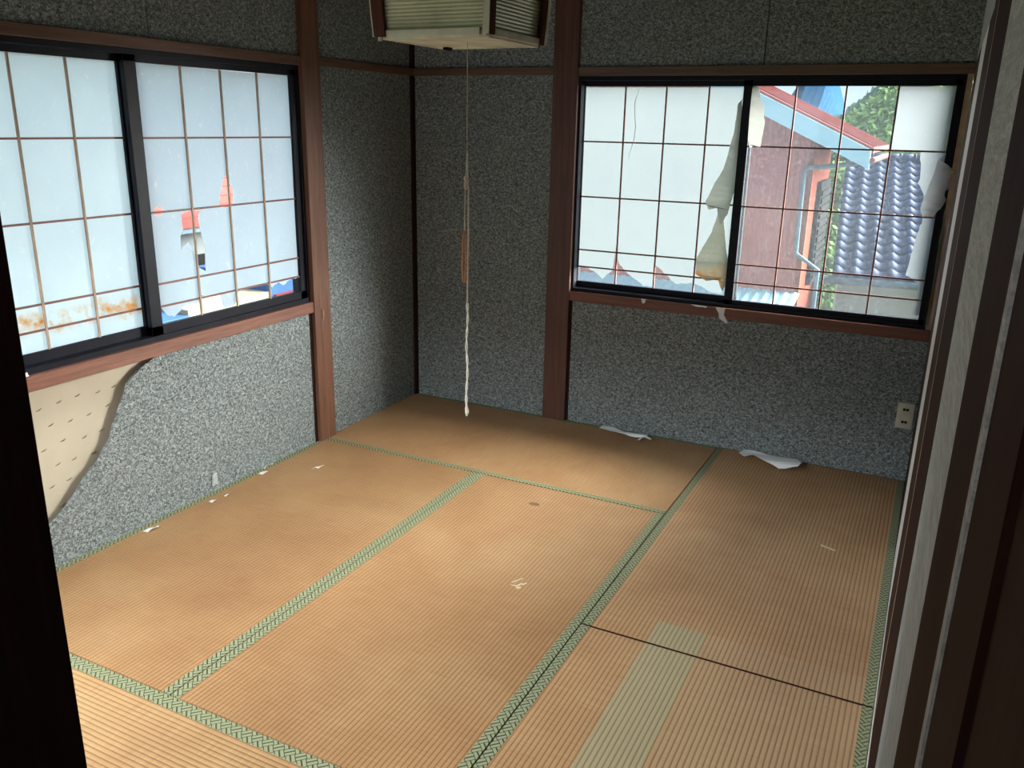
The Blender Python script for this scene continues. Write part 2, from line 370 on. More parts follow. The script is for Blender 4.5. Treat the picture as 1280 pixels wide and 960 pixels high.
obj('pale_edge', B((XR-.002, XR+.012, -3.455, -3.43, -.05, 2.42)), 'plaster_side', t)
obj('hall_post', B((XR, XR+.012, -3.60, -3.455, -.05, 2.42)), 'dark', t)
ce = thing('ceiling', (1.3, -1.8, 2.42), kind='structure')
for k in range(9):
    obj('board', B((.295*k, .295*k+.29, -3.6 if k < 6 else -5.6, 0, 2.40, 2.43)), 'ceiling', ce)
obj('roof_slab', B((-.15, XR+.15, -3.65, .15, 2.431, 2.5), (1.70, XR+.15, -5.7, -3.65, 2.431, 2.5)), 'dark', ce)

# posts, rails, sills
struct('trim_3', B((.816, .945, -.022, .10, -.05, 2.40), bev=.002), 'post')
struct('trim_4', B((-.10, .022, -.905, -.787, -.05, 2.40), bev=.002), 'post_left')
struct('trim_5', B((-.001, .012, -.03, .001, -.05, 1.75), (-.001, .012, -.03, .001, 1.79, 2.40)), 'dark')
struct('trim_6', B((.945, XR, -.016, .06, 1.744, 1.785), bev=.002), 'rail_x')
struct('trim_7', B((.0, .816, -.012, .0, 1.750, 1.788), bev=.002), 'rail_x')
struct('trim_8', B((-.06, .014, -3.52, -.905, 1.744, 1.783), bev=.002), 'rail_y')
struct('trim_9', B((-.001, .012, -.787, -.0, 1.750, 1.788), bev=.002), 'rail_y')
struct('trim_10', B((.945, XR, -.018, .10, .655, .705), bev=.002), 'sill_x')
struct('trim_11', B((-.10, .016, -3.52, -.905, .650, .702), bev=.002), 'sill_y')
struct('trim_12', B((.947, .957, -.004, .0008, -.05, .655)), 'dark')
struct('trim_13', B((-.0008, .004, -.922, -.907, -.05, .65)), 'dark')

# ------------------------------------------------------------------ windows
def window(name, T, cols, films, glasscol, spans, H, frame, jamb_pale=None):
    """T(a, d, z): a along the wall, d depth into the room, z up. spans = [(a0,a1,depth,stile_l,stile_r)]"""
    w_ = thing(name, T((frame[0]+frame[1])/2, 0, .70), kind='structure')
    def tb(*bs, bev=0):
        out = []
        for (a0, a1, d0, d1, z0, z1) in bs:
            p, q = T(a0, d0, z0), T(a1, d1, z1)
            out.append((min(p[0], q[0]), max(p[0], q[0]), min(p[1], q[1]), max(p[1], q[1]), z0, z1))
        return B(*out, bev=bev)
    f0, f1 = frame
    obj('frame', tb((f0, f1, -.09, -.002, 1.724, 1.750), (f0, f1, -.09, -.002, .700, .722), (f0, f0+.012, -.09, -.002, .722, 1.724), (f1-.012, f1, -.09, -.002, .722, 1.724)), 'sash', w_)
    for i, (a0, a1, d, sl, sr, zb) in enumerate(spans):
        s = obj('sash_frame', tb((a0, a1, d-.022, d, 1.700, 1.742), (a0, a1, d-.022, d, zb-.040, zb), (a0, a0+sl, d-.022, d, zb-.04, 1.742), (a1-sr, a1, d-.022, d, zb-.04, 1.742), bev=.0015), 'sash', w_)
        g0, g1 = a0+sl, a1-sr
        obj('glass_pane', tb((g0, g1, d-.014, d-.012, zb, 1.70)), 'glass', s)
        for k in range(1, 4):
            a = g0 + cols[i][k-1]
            obj('upright_bar', tb((a-.0035, a+.0035, d-.008, d-.001, zb, 1.70)), cols[i][3], s)
        for z in H:
            obj('cross_bar', tb((g0, g1, d-.0095, d-.0045, z-.0035, z+.0035)), 'muntin', s)
        for (loops, mat, lab) in films[i]:
            o = obj('window_paper', sheet(loops, lambda a, b: T(a, d-.0115, b), .0006, Vector(T(0, 1, 0))-Vector(T(0, 0, 0))), mat, s)
            if lab: o['label'] = lab
        w_['s%d' % i] = s.name
    return w_
HZ = (1.444, 1.178, .912, .826)
TB = lambda a, d, z: (a, -d, z)
TL = lambda a, d, z: (d, a, z)
bl = [(.957, 1.698), (.957, .825), (1.01, .822), (1.055, .80), (1.096, .772), (1.12, .80), (1.146, .821), (1.150, .87), (1.158, .95), (1.172, .87), (1.182, .853), (1.213, .822), (1.26, .79), (1.314, .757), (1.364, .757), (1.361, .872), (1.401, .845), (1.45, .80), (1.484, .783), (1.553, .797), (1.581, .790), (1.64, .765), (1.705, .76), (1.728, .90), (1.728, 1.698)]
def smalljit(l, n=3, amp=.003, keep=()):
    r_ = random.Random(3); return jitter(l, n, amp, True, r_)
col4 = [(2.359, 1.700), (2.572, 1.700), (2.572, .76), (2.541, .757), (2.548, .90), (2.492, .927), (2.513, 1.113), (2.523, 1.165), (2.514, 1.266), (2.483, 1.315), (2.489, 1.34), (2.476, 1.441), (2.363, 1.445)]
wback = window('window_1', TB, [(.205, .405, .605, 'muntin'), (.186, .39, .592, 'muntin')],
    [[([smalljit(bl)], 'film', 'white translucent paper torn along its lower edge')],
     [([smalljit(col4, 4, .003)], 'film_cloudy', 'cloudy white paper left only along the right edge'), ]],
    None, [(.943, 1.775, -.045, .018, .045, .752), (1.727, 2.60, -.012, .040, .030, .742)], HZ, (.945, 2.603))
L0 = [(-2.63, 1.70), (-2.63, .757), (-1.806, .757), (-1.806, 1.70)]
lb = [(-1.752, 1.70), (-1.752, .833), (-1.721, .79), (-1.686, .775), (-1.633, .808), (-1.563, .809), (-1.54, .836), (-1.472, .82), (-1.439, .824), (-1.431, .765), (-1.363, .765), (-1.35, .814), (-1.292, .824), (-1.172, .823), (-1.132, .802), (-1.088, .819), (-1.061, .80), (-1.016, .818), (-.955, .822), (-.955, 1.70)]
hA = [(-1.73, 1.193), (-1.701, 1.200), (-1.690, 1.186), (-1.699, 1.168), (-1.731, 1.165)]
hB = [(-1.607, 1.163), (-1.56, 1.172), (-1.513, 1.168), (-1.524, 1.139), (-1.513, 1.075), (-1.501, 1.031), (-1.507, .928), (-1.544, .95), (-1.559, 1.012), (-1.582, 1.053), (-1.623, 1.028), (-1.619, 1.078), (-1.603, 1.101)]
hC = [(-1.366, 1.302), (-1.345, 1.27), (-1.324, 1.24), (-1.331, 1.182), (-1.37, 1.170), (-1.409, 1.177), (-1.391, 1.236)]
wleft = window('window_2', TL, [(.228, .430, .628, 'muntin_pale'), (.199, .398, .600, 'muntin_pale')],
    [[([L0], 'film_stain', 'white translucent paper with a band of rust stains')],
     [([smalljit(lb), hA, hB, hC], 'film_left', 'white translucent paper with torn holes')]],
    None, [(-2.66, -1.75, -.045, .03, .055, .757), (-1.805, -.909, -.012, .052, .044, .757)], HZ, (-2.66, -.907))
bm = bmesh.new(); tube(bm, [(x, .0325+.012, z) for x, z in ((1.232, 1.68), (1.215, 1.63), (1.219, 1.57), (1.226, 1.52), (1.222, 1.46), (1.205, 1.40), (1.198, 1.37))], [.0006, .0014, .0016, .0018, .0014, .001, .0005], 5)
obj('paper_crease', bm, 'pipe_grey', bpy.data.objects[wback['s0']])
# pale jamb beside the right sash of window_1, with rust-stained torn paper
obj('pale_jamb', B((2.603, 2.6245, -.004, .11, .70, 1.744)), 'muntin_pale', wback)
def flap(name, sash, pts, mat, label, off=.0, bulge=.02, tilt=0, T=TB, n=5):
    """loose sheet curving off the window plane: densified outline lofted by distance"""
    xs = [p[0] for p in pts]; zs = [p[1] for p in pts]; x0, x1, z0, z1 = min(xs), max(xs), min(zs), max(zs)
    def to3(a, b):
        u = (a-x0)/(x1-x0); v = (b-z0)/(z1-z0)
        return T(a, off + bulge*(math.sin(u*2.6+v*1.7)**2) + tilt*(1-v), b)
    # slice to interior points: grid triangulation by splitting into strips
    bm = sheet([jitter(pts, n, .0018, True, random.Random(5))], to3, .0008, Vector(T(0, 1, 0)))
    return obj(name, bm, mat, bpy.data.objects[sash], label=label)
sR, sL_ = wback['s1'], wback['s0']
flap('torn_paper', sL_, [(1.723, 1.645), (1.703, 1.621), (1.697, 1.5), (1.666, 1.338), (1.594, 1.188), (1.611, 1.154), (1.656, 1.165), (1.676, 1.089), (1.705, 1.136), (1.726, 1.252), (1.728, 1.452), (1.728, 1.561)], 'flap', 'long grey paper strip peeling beside the meeting stile', -.035, .02)
flap('torn_paper', sL_, [(1.66, 1.153), (1.64, 1.054), (1.577, .922), (1.576, .847), (1.634, .819), (1.687, .831), (1.716, .775), (1.733, .837), (1.726, .915), (1.698, 1.045), (1.689, 1.096)], 'flap_rust', 'hanging grey paper flap with a rust stain', -.035, .02)
flap('torn_paper', sR, [(1.768, 1.697), (1.793, 1.697), (1.804, 1.652), (1.824, 1.614), (1.834, 1.536), (1.826, 1.442), (1.800, 1.446), (1.779, 1.436), (1.767, 1.482)], 'flap_curl', 'white curl of paper hanging beside the meeting stile', -.008, .012)
flap('torn_paper', sR, [(2.549, 1.414), (2.618, 1.37), (2.617, 1.309), (2.589, 1.226), (2.561, 1.183), (2.521, 1.18), (2.509, 1.215), (2.529, 1.317)], 'flap_white', 'white sheet of paper curling over the right stile', -.005, .014)
flap('torn_paper', sR, [(2.600, 1.22), (2.613, 1.15), (2.616, 1.0), (2.612, .73), (2.601, .715), (2.603, .9), (2.601, 1.053)], 'film_rusty', 'rust-stained paper remnant on the jamb', .005, .001)

# ------------------------------------------------------------------ tatami
def lerp(a, b, t): return (a[0]+(b[0]-a[0])*t, a[1]+(b[1]-a[1])*t)
def mat_(label, q, along, mat, bw=(.029, .029)):
    """q = quad corners counter-clockwise (x0y0, x1y0, x1y1, x0y1) in metres"""
    cx = sum(p[0] for p in q)/4; cy = sum(p[1] for p in q)/4
    t = thing('tatami_mat', (cx, cy, -.055), label, 'tatami mat', 'tatami mats on the floor')
    g = .0019
    def sh(p): return (p[0] + (g if p[0] < cx else -g), p[1] + (g if p[1] < cy else -g))
    q = [sh(p) for p in q]
    bm = bmesh.new()
    if along == 'y':
        w0 = q[1][0]-q[0][0]; w1 = q[2][0]-q[3][0]
        inner = [lerp(q[0], q[1], bw[0]/w0), lerp(q[1], q[0], bw[1]/w0), lerp(q[2], q[3], bw[1]/w1), lerp(q[3], q[2], bw[0]/w1)]
        bs = [[q[0], inner[0], inner[3], q[3]], [inner[1], q[1], q[2], inner[2]]]
    else:
        w0 = q[3][1]-q[0][1]; w1 = q[2][1]-q[1][1]
        inner = [lerp(q[0], q[3], bw[0]/w0), lerp(q[1], q[2], bw[0]/w1), lerp(q[2], q[1], bw[1]/w1), lerp(q[3], q[0], bw[1]/w0)]
        bs = [[q[0], q[1], inner[1], inner[0]], [inner[3], inner[2], q[2], q[3]]]
    quad_prism(bm, inner, -.055, 0); obj('rush_surface', bm, mat, t)
    if along == 'y' and mat == 'tat_y_pale':  # dark strips added for the shade in the gap at the mat ends
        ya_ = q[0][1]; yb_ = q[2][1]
        obj('end_seam_shade', B((q[0][0], q[1][0], ya_-.0002, ya_+.0014, -.02, .0014)), 'dark', t)
        obj('end_seam_shade', B((q[3][0], q[2][0], yb_-.0014, yb_+.0002, -.02, .0014)), 'dark', t)
    for b in bs:
        bm = bmesh.new(); quad_prism(bm, b, -.055, .0012); obj('border', bm, 'heri_'+along, t)
mat_('tatami mat lying along the back wall, left of the outlet corner, with worn smooth weave', [(.0, -.868), (1.757, -.868), (1.768, 0), (0, 0)], 'x', 'tat_x_smooth')
mat_('tatami mat lying along the left wall under the left window', [(0, -2.632), (.889, -2.632), (.888, -.869), (0, -.869)], 'y', 'tat_y')
mat_('tatami mat in the middle of the floor with a pale scratch mark', [(.889, -2.632), (1.754, -2.632), (1.757, -.869), (.888, -.869)], 'y', 'tat_y')
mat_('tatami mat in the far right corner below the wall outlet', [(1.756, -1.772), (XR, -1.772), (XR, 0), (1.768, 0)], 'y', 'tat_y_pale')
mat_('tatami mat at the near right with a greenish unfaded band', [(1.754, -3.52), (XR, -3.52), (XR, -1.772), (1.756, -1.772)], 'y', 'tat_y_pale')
mat_('pale tatami mat in the near left corner beside the dark door post', [(0, -3.52), (1.754, -3.52), (1.754, -2.634), (0, -2.634)], 'x', 'tat_x_pale', (.029, .040))
# pale scratches and dark stain on the middle mat
bm = bmesh.new()
for (x, y, a, l, w_) in ((1.460, -1.63, 1.1, .05, .004), (1.478, -1.655, 1.2, .035, .006), (1.468, -1.665, .2, .03, .004), (1.492, -1.64, 1.2, .02, .005), (1.485, -1.672, .9, .018, .008)):
    c_, s_ = math.cos(a)*l/2, math.sin(a)*l/2; n_ = (-math.sin(a)*w_/2, math.cos(a)*w_/2)
    quad_prism(bm, [(x-c_-n_[0], y-s_-n_[1]), (x+c_-n_[0], y+s_-n_[1]), (x+c_*.8+n_[0], y+s_*.8+n_[1]), (x-c_+n_[0], y-s_+n_[1])], .0002, .001)
tag(obj('scuff_mark', bm, plain('pale_scuff', (.72, .58, .42), .7)), 'small pale scratched scuff on the middle tatami mat', 'scuff')
bm = bmesh.new(); quad_prism(bm, [(1.248+.024*math.cos(k*.52)*(1+.2*math.sin(k*3)), -1.041+.014*math.sin(k*.52)) for k in range(12)], .0001, .0006)
tag(obj('stain_spot', bm, plain('brown_stain', (.19, .085, .045), .6)), 'small dark brown stain near the far end of the middle mat', 'stain')
bm = bmesh.new(); quad_prism(bm, [(2.365, -.845), (2.42, -.865), (2.423, -.856), (2.366, -.832)], .0002, .001)
tag(obj('straw_splinter', bm, plain('straw', (.68, .56, .40), .7)), 'pale frayed straw splinter on the far right mat', 'splinter')

# ------------------------------------------------------------------ paper scraps on the floor and sills
def scrap(label, outline, z=.003, hump=.012, mat='paper_solid', name='paper_scrap', group=None, loc=None, to=None):
    xs = [p[0] for p in outline]; ys = [p[1] for p in outline]
    x0, x1, y0, y1 = min(xs), max(xs), min(ys), max(ys); cx, cy = (x0+x1)/2, (y0+y1)/2
    N = 14
    def f(a, b):
        u = (a-x0)/(x1-x0+1e-6); v = (b-y0)/(y1-y0+1e-6)
        return z + hump*abs(math.sin(u*4.3+v*1.2))*(.35+.65*u)
    if to is None: to = lambda a, b: (a-cx, b-cy, f(a, b))
    bm = sheet([jitter(outline, 3, .0012, True, random.Random(int(abs(cx*1000)) % 97))], to, .0006, (0, 0, 1))
    o = obj(name, bm, mat); o.location = loc or (cx, cy, .0005); tag(o, label, 'paper', group); return o
def scrap_px(cx, cy, L, W, ang, n, seed, **k):
    r_ = random.Random(seed); out = []
    for i in range(n):
        t = 2*math.pi*i/n; R = r_.uniform(.75, 1.1); x, y = math.cos(t)*L/2*R, math.sin(t)*W/2*R
        out.append((cx + x*math.cos(ang)-y*math.sin(ang), cy + x*math.sin(ang)+y*math.cos(ang)))
    return out
GF = 'torn paper scraps in the room'
scrap('large white sheet scrap with curled end, on far right mat by back wall', [(1.885, -.060), (1.905, -.022), (1.97, -.015), (2.03, -.012), (2.08, -.045), (2.16, -.085), (2.185, -.125), (2.175, -.165), (2.09, -.150), (2.02, -.135), (1.96, -.085), (1.92, -.105)], .003, .042, group=GF)
scrap('long white paper strip with ragged tail, on the back mat beside the wall', [(1.160, -.055), (1.165, -.022), (1.215, -.018), (1.29, -.045), (1.36, -.055), (1.425, -.065), (1.43, -.085), (1.465, -.12), (1.46, -.125), (1.415, -.095), (1.40, -.125), (1.392, -.122), (1.395, -.092), (1.31, -.085), (1.23, -.085)], .003, .022, group=GF)
for lab, x, y, L, W, a, s_ in (
    ('crumpled white paper bit on the floor border by the left wall, forked shape', .055, -1.352, .055, .03, .8, 1),
    ('tiny white paper sliver on the left mat, farthest from the left wall', .224, -1.183, .06, .012, .9, 2),
    ('small white paper crumb beside a second crumb near the left wall', .080, -1.675, .034, .024, .3, 3),
    ('tiny round paper crumb just past the other crumb near the left wall', .085, -1.605, .024, .016, .9, 4),
    ('white pointed paper bit on the left mat, nearest the dark door post', .062, -1.972, .062, .024, 1.1, 5),
    ('thin white paper strip lying against the foot of the left wall', .018, -1.285, .08, .014, 1.5, 6)):
    scrap(lab, scrap_px(x, y, L, W, a, 7, s_), .002, .012, group=GF)
def sill_scrap(label, pts, T, loc, hump=.004):
    """strip draped over the sill edge: pts in (along, z)"""
    cz = min(p[1] for p in pts)
    o = obj('paper_scrap', sheet([jitter(pts, 3, .001, True, random.Random(11))], lambda a, b: tuple(Vector(T(a, hump*abs(math.sin(a*90)), b)) - Vector(loc)), .0006, Vector(T(0, 1, 0))), 'paper_solid')
    o.location = loc; tag(o, label, 'paper', GF)
TBs = lambda a, d, z: (a, -.0195-d, z); TLs = lambda a, d, z: (.0175+d, a, z)
sill_scrap('white paper tongue hanging over the back window sill below the meeting stile', [(1.700, .706), (1.745, .704), (1.742, .672), (1.765, .640), (1.752, .634), (1.722, .655), (1.716, .68)], TBs, (1.73, -.02, .64))
sill_scrap('tiny white paper crumb on the back window sill, left half', [(1.330, .708), (1.355, .706), (1.352, .690), (1.342, .684), (1.334, .694)], TBs, (1.34, -.02, .69))
sill_scrap('short white sliver along the back sill, just left of the hanging tongue', [(1.58, .708), (1.66, .706), (1.655, .699), (1.60, .700)], TBs, (1.62, -.02, .70))
sill_scrap('small white paper bit on the left window sill at its near end', [(-2.375, .705), (-2.335, .72), (-2.33, .706), (-2.37, .697)], TLs, (.02, -2.35, .70))

# ------------------------------------------------------------------ wall outlet
t = thing('wall_outlet', (2.580, -.004, .25), 'cream double wall outlet low on the back wall near the right corner', 'outlet')
obj('cover_plate', B((2.546, 2.616, -.007, .001, .249, .367), bev=.002), 'cream_plastic', t)
for z in (.338, .280):
    s = obj('socket', B((2.562, 2.600, -.0095, -.006, z-.014, z+.014), bev=.001), 'cream_plastic', t)
    for x in (2.5745, 2.5875):
        obj('slot', B((x-.0055, x+.0055, -.0102, -.0085, z-.0055, z+.0055)), 'black', s)

# ------------------------------------------------------------------ ceiling lamp and its pull cord
LX, LY, LZ = 1.31, -1.76, 1.738
lamp = thing('pendant_lamp', (LX, LY, LZ), 'square cream ribbed pendant lamp with dark wooden corner boards hanging at room centre', 'lamp')
HS = .180  # half side at the bottom corner boards
def prof(v): return HS*(.985 + .045*math.sin(min(1, v)*math.pi*.62))      # bulging side profile, v 0 bottom .. 1 top
LH = .22
def face_pt(side, u, v, out=0):
    """side 0: faces -y, 1: faces +x, 2: faces +y, 3: faces -x; u -1..1"""
    h = prof(v)+out; z = LZ + LH*v; a = u*prof(v)
    return {0: (LX+a, LY-h, z), 1: (LX+h, LY+a, z), 2: (LX-a, LY+h, z), 3: (LX-h, LY-a, z)}[side]
def face_strip(side, u0, u1, v0, v1, out0, out1, nv=14, ribs=0, nu=1):
    bm = bmesh.new(); G = []
    n = nv*(2 if ribs else 1)
    for j in range(n+1):
        v = v0+(v1-v0)*j/n; r_ = (.0016 if j % 2 else 0) if ribs else 0
        G.append([bm.verts.new(face_pt(side, u0+(u1-u0)*i/nu, v, out1+r_)) for i in range(nu+1)])
    Bk = [[bm.verts.new(face_pt(side, u0+(u1-u0)*i/nu, v0+(v1-v0)*j/n, out0)) for i in range(nu+1)] for j in range(n+1)]
    for j in range(n):
        for i in range(nu):
            bm.faces.new((G[j][i], G[j][i+1], G[j+1][i+1], G[j+1][i])); bm.faces.new((Bk[j][i], Bk[j+1][i], Bk[j+1][i+1], Bk[j][i+1]))
    for j in range(n):
        bm.faces.new((G[j][0], G[j+1][0], Bk[j+1][0], Bk[j][0])); bm.faces.new((G[j][nu], Bk[j][nu], Bk[j+1][nu], G[j+1][nu]))
    for J in (0, n):
        for i in range(nu): bm.faces.new((G[J][i], G[J][i+1], Bk[J][i+1], Bk[J][i]))
    return bm
for sd in range(4):
    p = obj('ribbed_panel', face_strip(sd, -.88, .93, .07, 1, -.022, -.020, 22, 1, 8), 'shade_dirty', lamp)
    obj('corner_board', face_strip(sd, -.995, -.80, 0, 1, -.012, 0, 14), 'lamp_wood', lamp)
    obj('corner_board', face_strip(sd, .90 if sd in (0, 2) else .82, .995, .0, 1, -.012, -.0005, 14), 'lamp_wood' if sd in (1, 3) else 'shade_dirty', lamp)
    obj('edge_trim', face_strip(sd, -1.012, -.995, .0, 1, -.014, .001, 14), 'cream_plastic', lamp)
    obj('lower_rail', face_strip(sd, -.80, .82, .0, .075, -.018, -.008, 2), 'cream_plastic', lamp)
bm = bmesh.new(); s_ = .148
box(bm, LX-s_, LX+s_, LY-s_, LY+s_, LZ-.004, LZ+.004); obj('bottom_diffuser', bm, 'cream_plastic', lamp)
obj('rim', B((LX-.160, LX+.160, LY-.160, LY-.148, LZ-.006, LZ+.012), (LX-.160, LX+.160, LY+.148, LY+.160, LZ-.006, LZ+.012), (LX-.160, LX-.148, LY-.148, LY+.148, LZ-.006, LZ+.012), (LX+.148, LX+.160, LY-.148, LY+.148, LZ-.006, LZ+.012)), 'cream_plastic', lamp)
bm = bmesh.new(); tube(bm, [(LX+.165, LY-.165, LZ-.006), (LX+.165, LY-.165, LZ+.012)], .009, 12); obj('corner_knob', bm, 'cream_plastic', lamp)
bm = bmesh.new(); tube(bm, [(LX-.165, LY-.165, LZ-.010), (LX-.165, LY-.165, LZ+.006)], .006, 10); obj('corner_knob', bm, 'cream_plastic', lamp)
obj('dark_gap', B((LX-.125, LX-.110, LY+.10, LY+.13, LZ-.012, LZ-.004)), 'black', lamp)  # black block stands in for the dark gap at the rear corner
obj('top_frame', B((LX-.19, LX+.19, LY-.19, LY+.19, LZ+LH, LZ+LH+.02)), 'lamp_wood', lamp)
bm = bmesh.new(); tube(bm, [(LX, LY, LZ+LH+.02), (LX, LY, 2.40)], .006, 8); obj('hanging_rod', bm, 'black', lamp)
bm = bmesh.new(); tube(bm, [(LX, LY, 2.36), (LX, LY, 2.40)], [.05, .055], 20); obj('ceiling_cup', bm, 'cream_plastic', lamp)

PX, PY = 1.325, -1.76
cord = thing('pull_cord', (PX, PY, .62), 'long knotted beige pull cord hanging under the pendant lamp', 'cord')
def wig(z0, z1, n, amp, dx=0, dy=0, seed=1):
    r_ = random.Random(seed); return [(PX+dx+r_.uniform(-amp, amp), PY+dy+r_.uniform(-amp, amp), z0+(z1-z0)*k/n) for k in range(n+1)]
def cpart(name, pts, r, mat, **k):
    bm = bmesh.new(); tube(bm, pts, r, 8); return obj(name, bm, mat, cord, smooth=True, **k)
cpart('thin_cord', wig(LZ-.004, 1.42, 6, .0004), .0011, 'cord')
cpart('knot', [(PX, PY, 1.44), (PX+.002, PY, 1.43), (PX, PY, 1.42)], [.001, .0035, .001], 'cord')
cpart('loop_strand', [(PX-.004, PY, 1.34), (PX-.002, PY, 1.39), (PX, PY, 1.43)], .0018, 'cord')
cpart('loop_strand', [(PX+.004, PY, 1.34), (PX+.0025, PY, 1.39), (PX, PY, 1.43)], .0018, 'cord')
cpart('knot', [(PX-.004, PY, 1.372), (PX-.005, PY, 1.362), (PX-.002, PY, 1.352), (PX-.006, PY, 1.342), (PX-.003, PY, 1.33)], [.002, .006, .0045, .006, .002], 'cord')
cpart('left_strand', [(PX-.005, PY, 1.34), (PX-.007, PY, 1.25), (PX-.006, PY, 1.21)], .0018, 'cord')
cpart('orange_band', [(PX-.008, PY, 1.215), (PX-.012, PY, 1.19), (PX-.013, PY, 1.10), (PX-.012, PY, 1.06), (PX-.008, PY, 1.052)], [.002, .0035, .004, .004, .002], 'cord_orange', label='doubled orange-brown strand')
cpart('orange_band', [(PX-.006, PY+.002, 1.215), (PX-.003, PY+.002, 1.18), (PX-.004, PY+.002, 1.10), (PX-.006, PY+.002, 1.052)], [.0015, .003, .0035, .003], 'cord_orange', label='doubled orange-brown strand')
cpart('long_strand', [(PX, PY, 1.37), (PX+.006, PY, 1.33), (PX+.006, PY, 1.2), (PX+.004, PY, 1.05), (PX+.003, PY, .98)], .0026, 'cord')
for sg in (0, 1):
    pts = []
    for k in range(60):
        z = .99 - k*.0058; a = k*.42 + sg*math.pi; rr = .0024
        pts.append((PX+.003+rr*math.cos(a)+.002*math.sin(k*.21), PY+rr*math.sin(a), z))
    cpart('twisted_strand', pts, .0021, 'cord_white')
cpart('end_knot', [(PX+.003, PY, .660), (PX+.002, PY, .65), (PX+.004, PY, .636), (PX+.003, PY, .624)], [.003, .0055, .0065, .003], 'cord_white')

# small hook on the left post
bm = bmesh.new(); tube(bm, [(.024, -.855, .66), (.030, -.855, .655), (.030, -.853, .625), (.026, -.851, .615), (.024, -.853, .60)], .0022, 6)
tag(obj('screw_hook', bm, plain('hook_metal', (.5, .42, .35), .4, metal=.6)), 'small screw hook on the post between the left window and corner', 'hook')

# ------------------------------------------------------------------ outdoors
struct('ground', B((-60, 60, -.5+.6, 120, -3.3, -3.1), (-60, -.5, -60, 0.1, -3.3, -3.1)), plain('ground_grass', (.07, .09, .05), .9, .3, .6))
struct('facade', B((-.5, XR+.5, .125, .135, -3.1, -.2)), plain('outer_wall', (.4, .4, .38), .8))
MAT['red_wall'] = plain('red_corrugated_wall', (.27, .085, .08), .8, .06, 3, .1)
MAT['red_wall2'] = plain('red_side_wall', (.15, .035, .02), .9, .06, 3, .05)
MAT['red_roof'] = plain('red_roof_sheet', (.20, .055, .05), .9, .1, 3, .05)
MAT['fascia'] = plain('pale_fascia', (.24, .39, .48), .8, .05, 3, .1)
MAT['soffit'] = plain('soffit', (.35, .2, .18), .7)
MAT['pipe'] = plain('grey_pipe', (.09, .12, .15), .8, .2, 12, .05)
MAT['kawara'] = plain('blue_black_roof_tile', (.024, .038, .085), .6, .25, 4, .12)
MAT['leaf'] = plain('green_leaves', (.06, .13, .03), .7, .4, 3, .2)
MAT['leaf2'] = plain('bright_leaves', (.11, .21, .045), .7, .4, 3, .2)
MAT['hillg'] = plain('wooded_slope', (.03, .075, .04), .9, .35, .35)
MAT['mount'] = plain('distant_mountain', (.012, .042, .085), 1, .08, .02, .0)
MAT['cream_out'] = plain('pale_render', (.28, .29, .27), .8, .05, 2)
MAT['blueish'] = plain('blue_sheet', (.035, .085, .22), .8, .1, 3, .1)
# red corrugated house
rh = thing('red_house', (-1.5, 8, -3.1), 'red corrugated house with a pale blue barge board, seen through the torn back window', 'house')
def corr(bm, p0, p1, z0, z1f, pitch, amp, nrm):
    p0, p1 = Vector(p0), Vector(p1); L = (p1-p0).length; n = int(L/pitch)*2; prev = None
    for i in range(n+1):
        q = p0 + (p1-p0)*i/n + Vector(nrm)*(amp if i % 2 else 0)
        cur = (bm.verts.new((q.x, q.y, z0)), bm.verts.new((q.x, q.y, z1f(q.x, q.y))))
        if prev: bm.faces.new((prev[0], cur[0], cur[1], prev[1]))
        prev = cur
S = (1.352-1.914)/(1.847-.638)           # slope of the barge board
rake = lambda x: 1.352 + (x-1.847)*S
XG = 1.255
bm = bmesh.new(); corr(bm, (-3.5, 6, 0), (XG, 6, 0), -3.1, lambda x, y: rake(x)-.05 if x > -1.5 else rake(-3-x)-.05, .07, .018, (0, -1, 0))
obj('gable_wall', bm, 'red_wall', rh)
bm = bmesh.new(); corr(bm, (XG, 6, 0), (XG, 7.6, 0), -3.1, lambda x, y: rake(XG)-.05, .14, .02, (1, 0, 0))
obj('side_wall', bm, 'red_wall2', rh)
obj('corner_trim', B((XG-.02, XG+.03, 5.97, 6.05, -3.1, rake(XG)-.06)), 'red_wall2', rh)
def slab(bm, xa, xb, y0, y1, zt, th):
    vs = [bm.verts.new((x, y, zt(x)-d)) for x in (xa, xb) for y in (y0, y1) for d in (0, th)]
    for f in ((0, 1, 3, 2), (4, 6, 7, 5), (0, 4, 5, 1), (2, 3, 7, 6), (0, 2, 6, 4), (1, 5, 7, 3)): bm.faces.new([vs[i] for i in f])
bm = bmesh.new(); slab(bm, -1.5, 1.90, 5.52, 7.9, lambda x: rake(x)+.035, .05); slab(bm, -4.9, -1.5, 5.52, 7.9, lambda x: rake(-3-x)+.035, .05)
obj('roof_panel', bm, 'red_roof', rh)
bm = bmesh.new(); slab(bm, -1.5, 1.88, 5.48, 5.52, lambda x: rake(x)+.005, .19)
obj('barge_board', bm, 'fascia', rh)
bm = bmesh.new(); slab(bm, -1.5, 1.86, 5.52, 6.0, lambda x: rake(x)-.10, .02)
obj('soffit', bm, 'soffit', rh)
for k in range(7):
    bm = bmesh.new(); y = 5.6+k*.33
    slab(bm, -1.45, 1.9, y, y+.03, lambda x: rake(x)+.055, .03); obj('roof_rib', bm, 'red_roof', rh)
bm = bmesh.new(); tube(bm, [(1.90, 5.50, 1.24), (1.90, 7.9, 1.24)], .03, 8); obj('gutter', bm, 'red_roof', rh)
bm = bmesh.new(); tube(bm, [(1.80, 5.9, 1.22), (1.70, 5.9, 1.186), (1.23, 5.9, 1.128), (1.20, 5.9, 1.10), (1.215, 5.9, .215), (1.24, 5.9, .18), (1.469, 5.9, .04), (1.49, 5.9, -3.05)], .026, 10)
obj('downpipe', bm, 'pipe', rh)
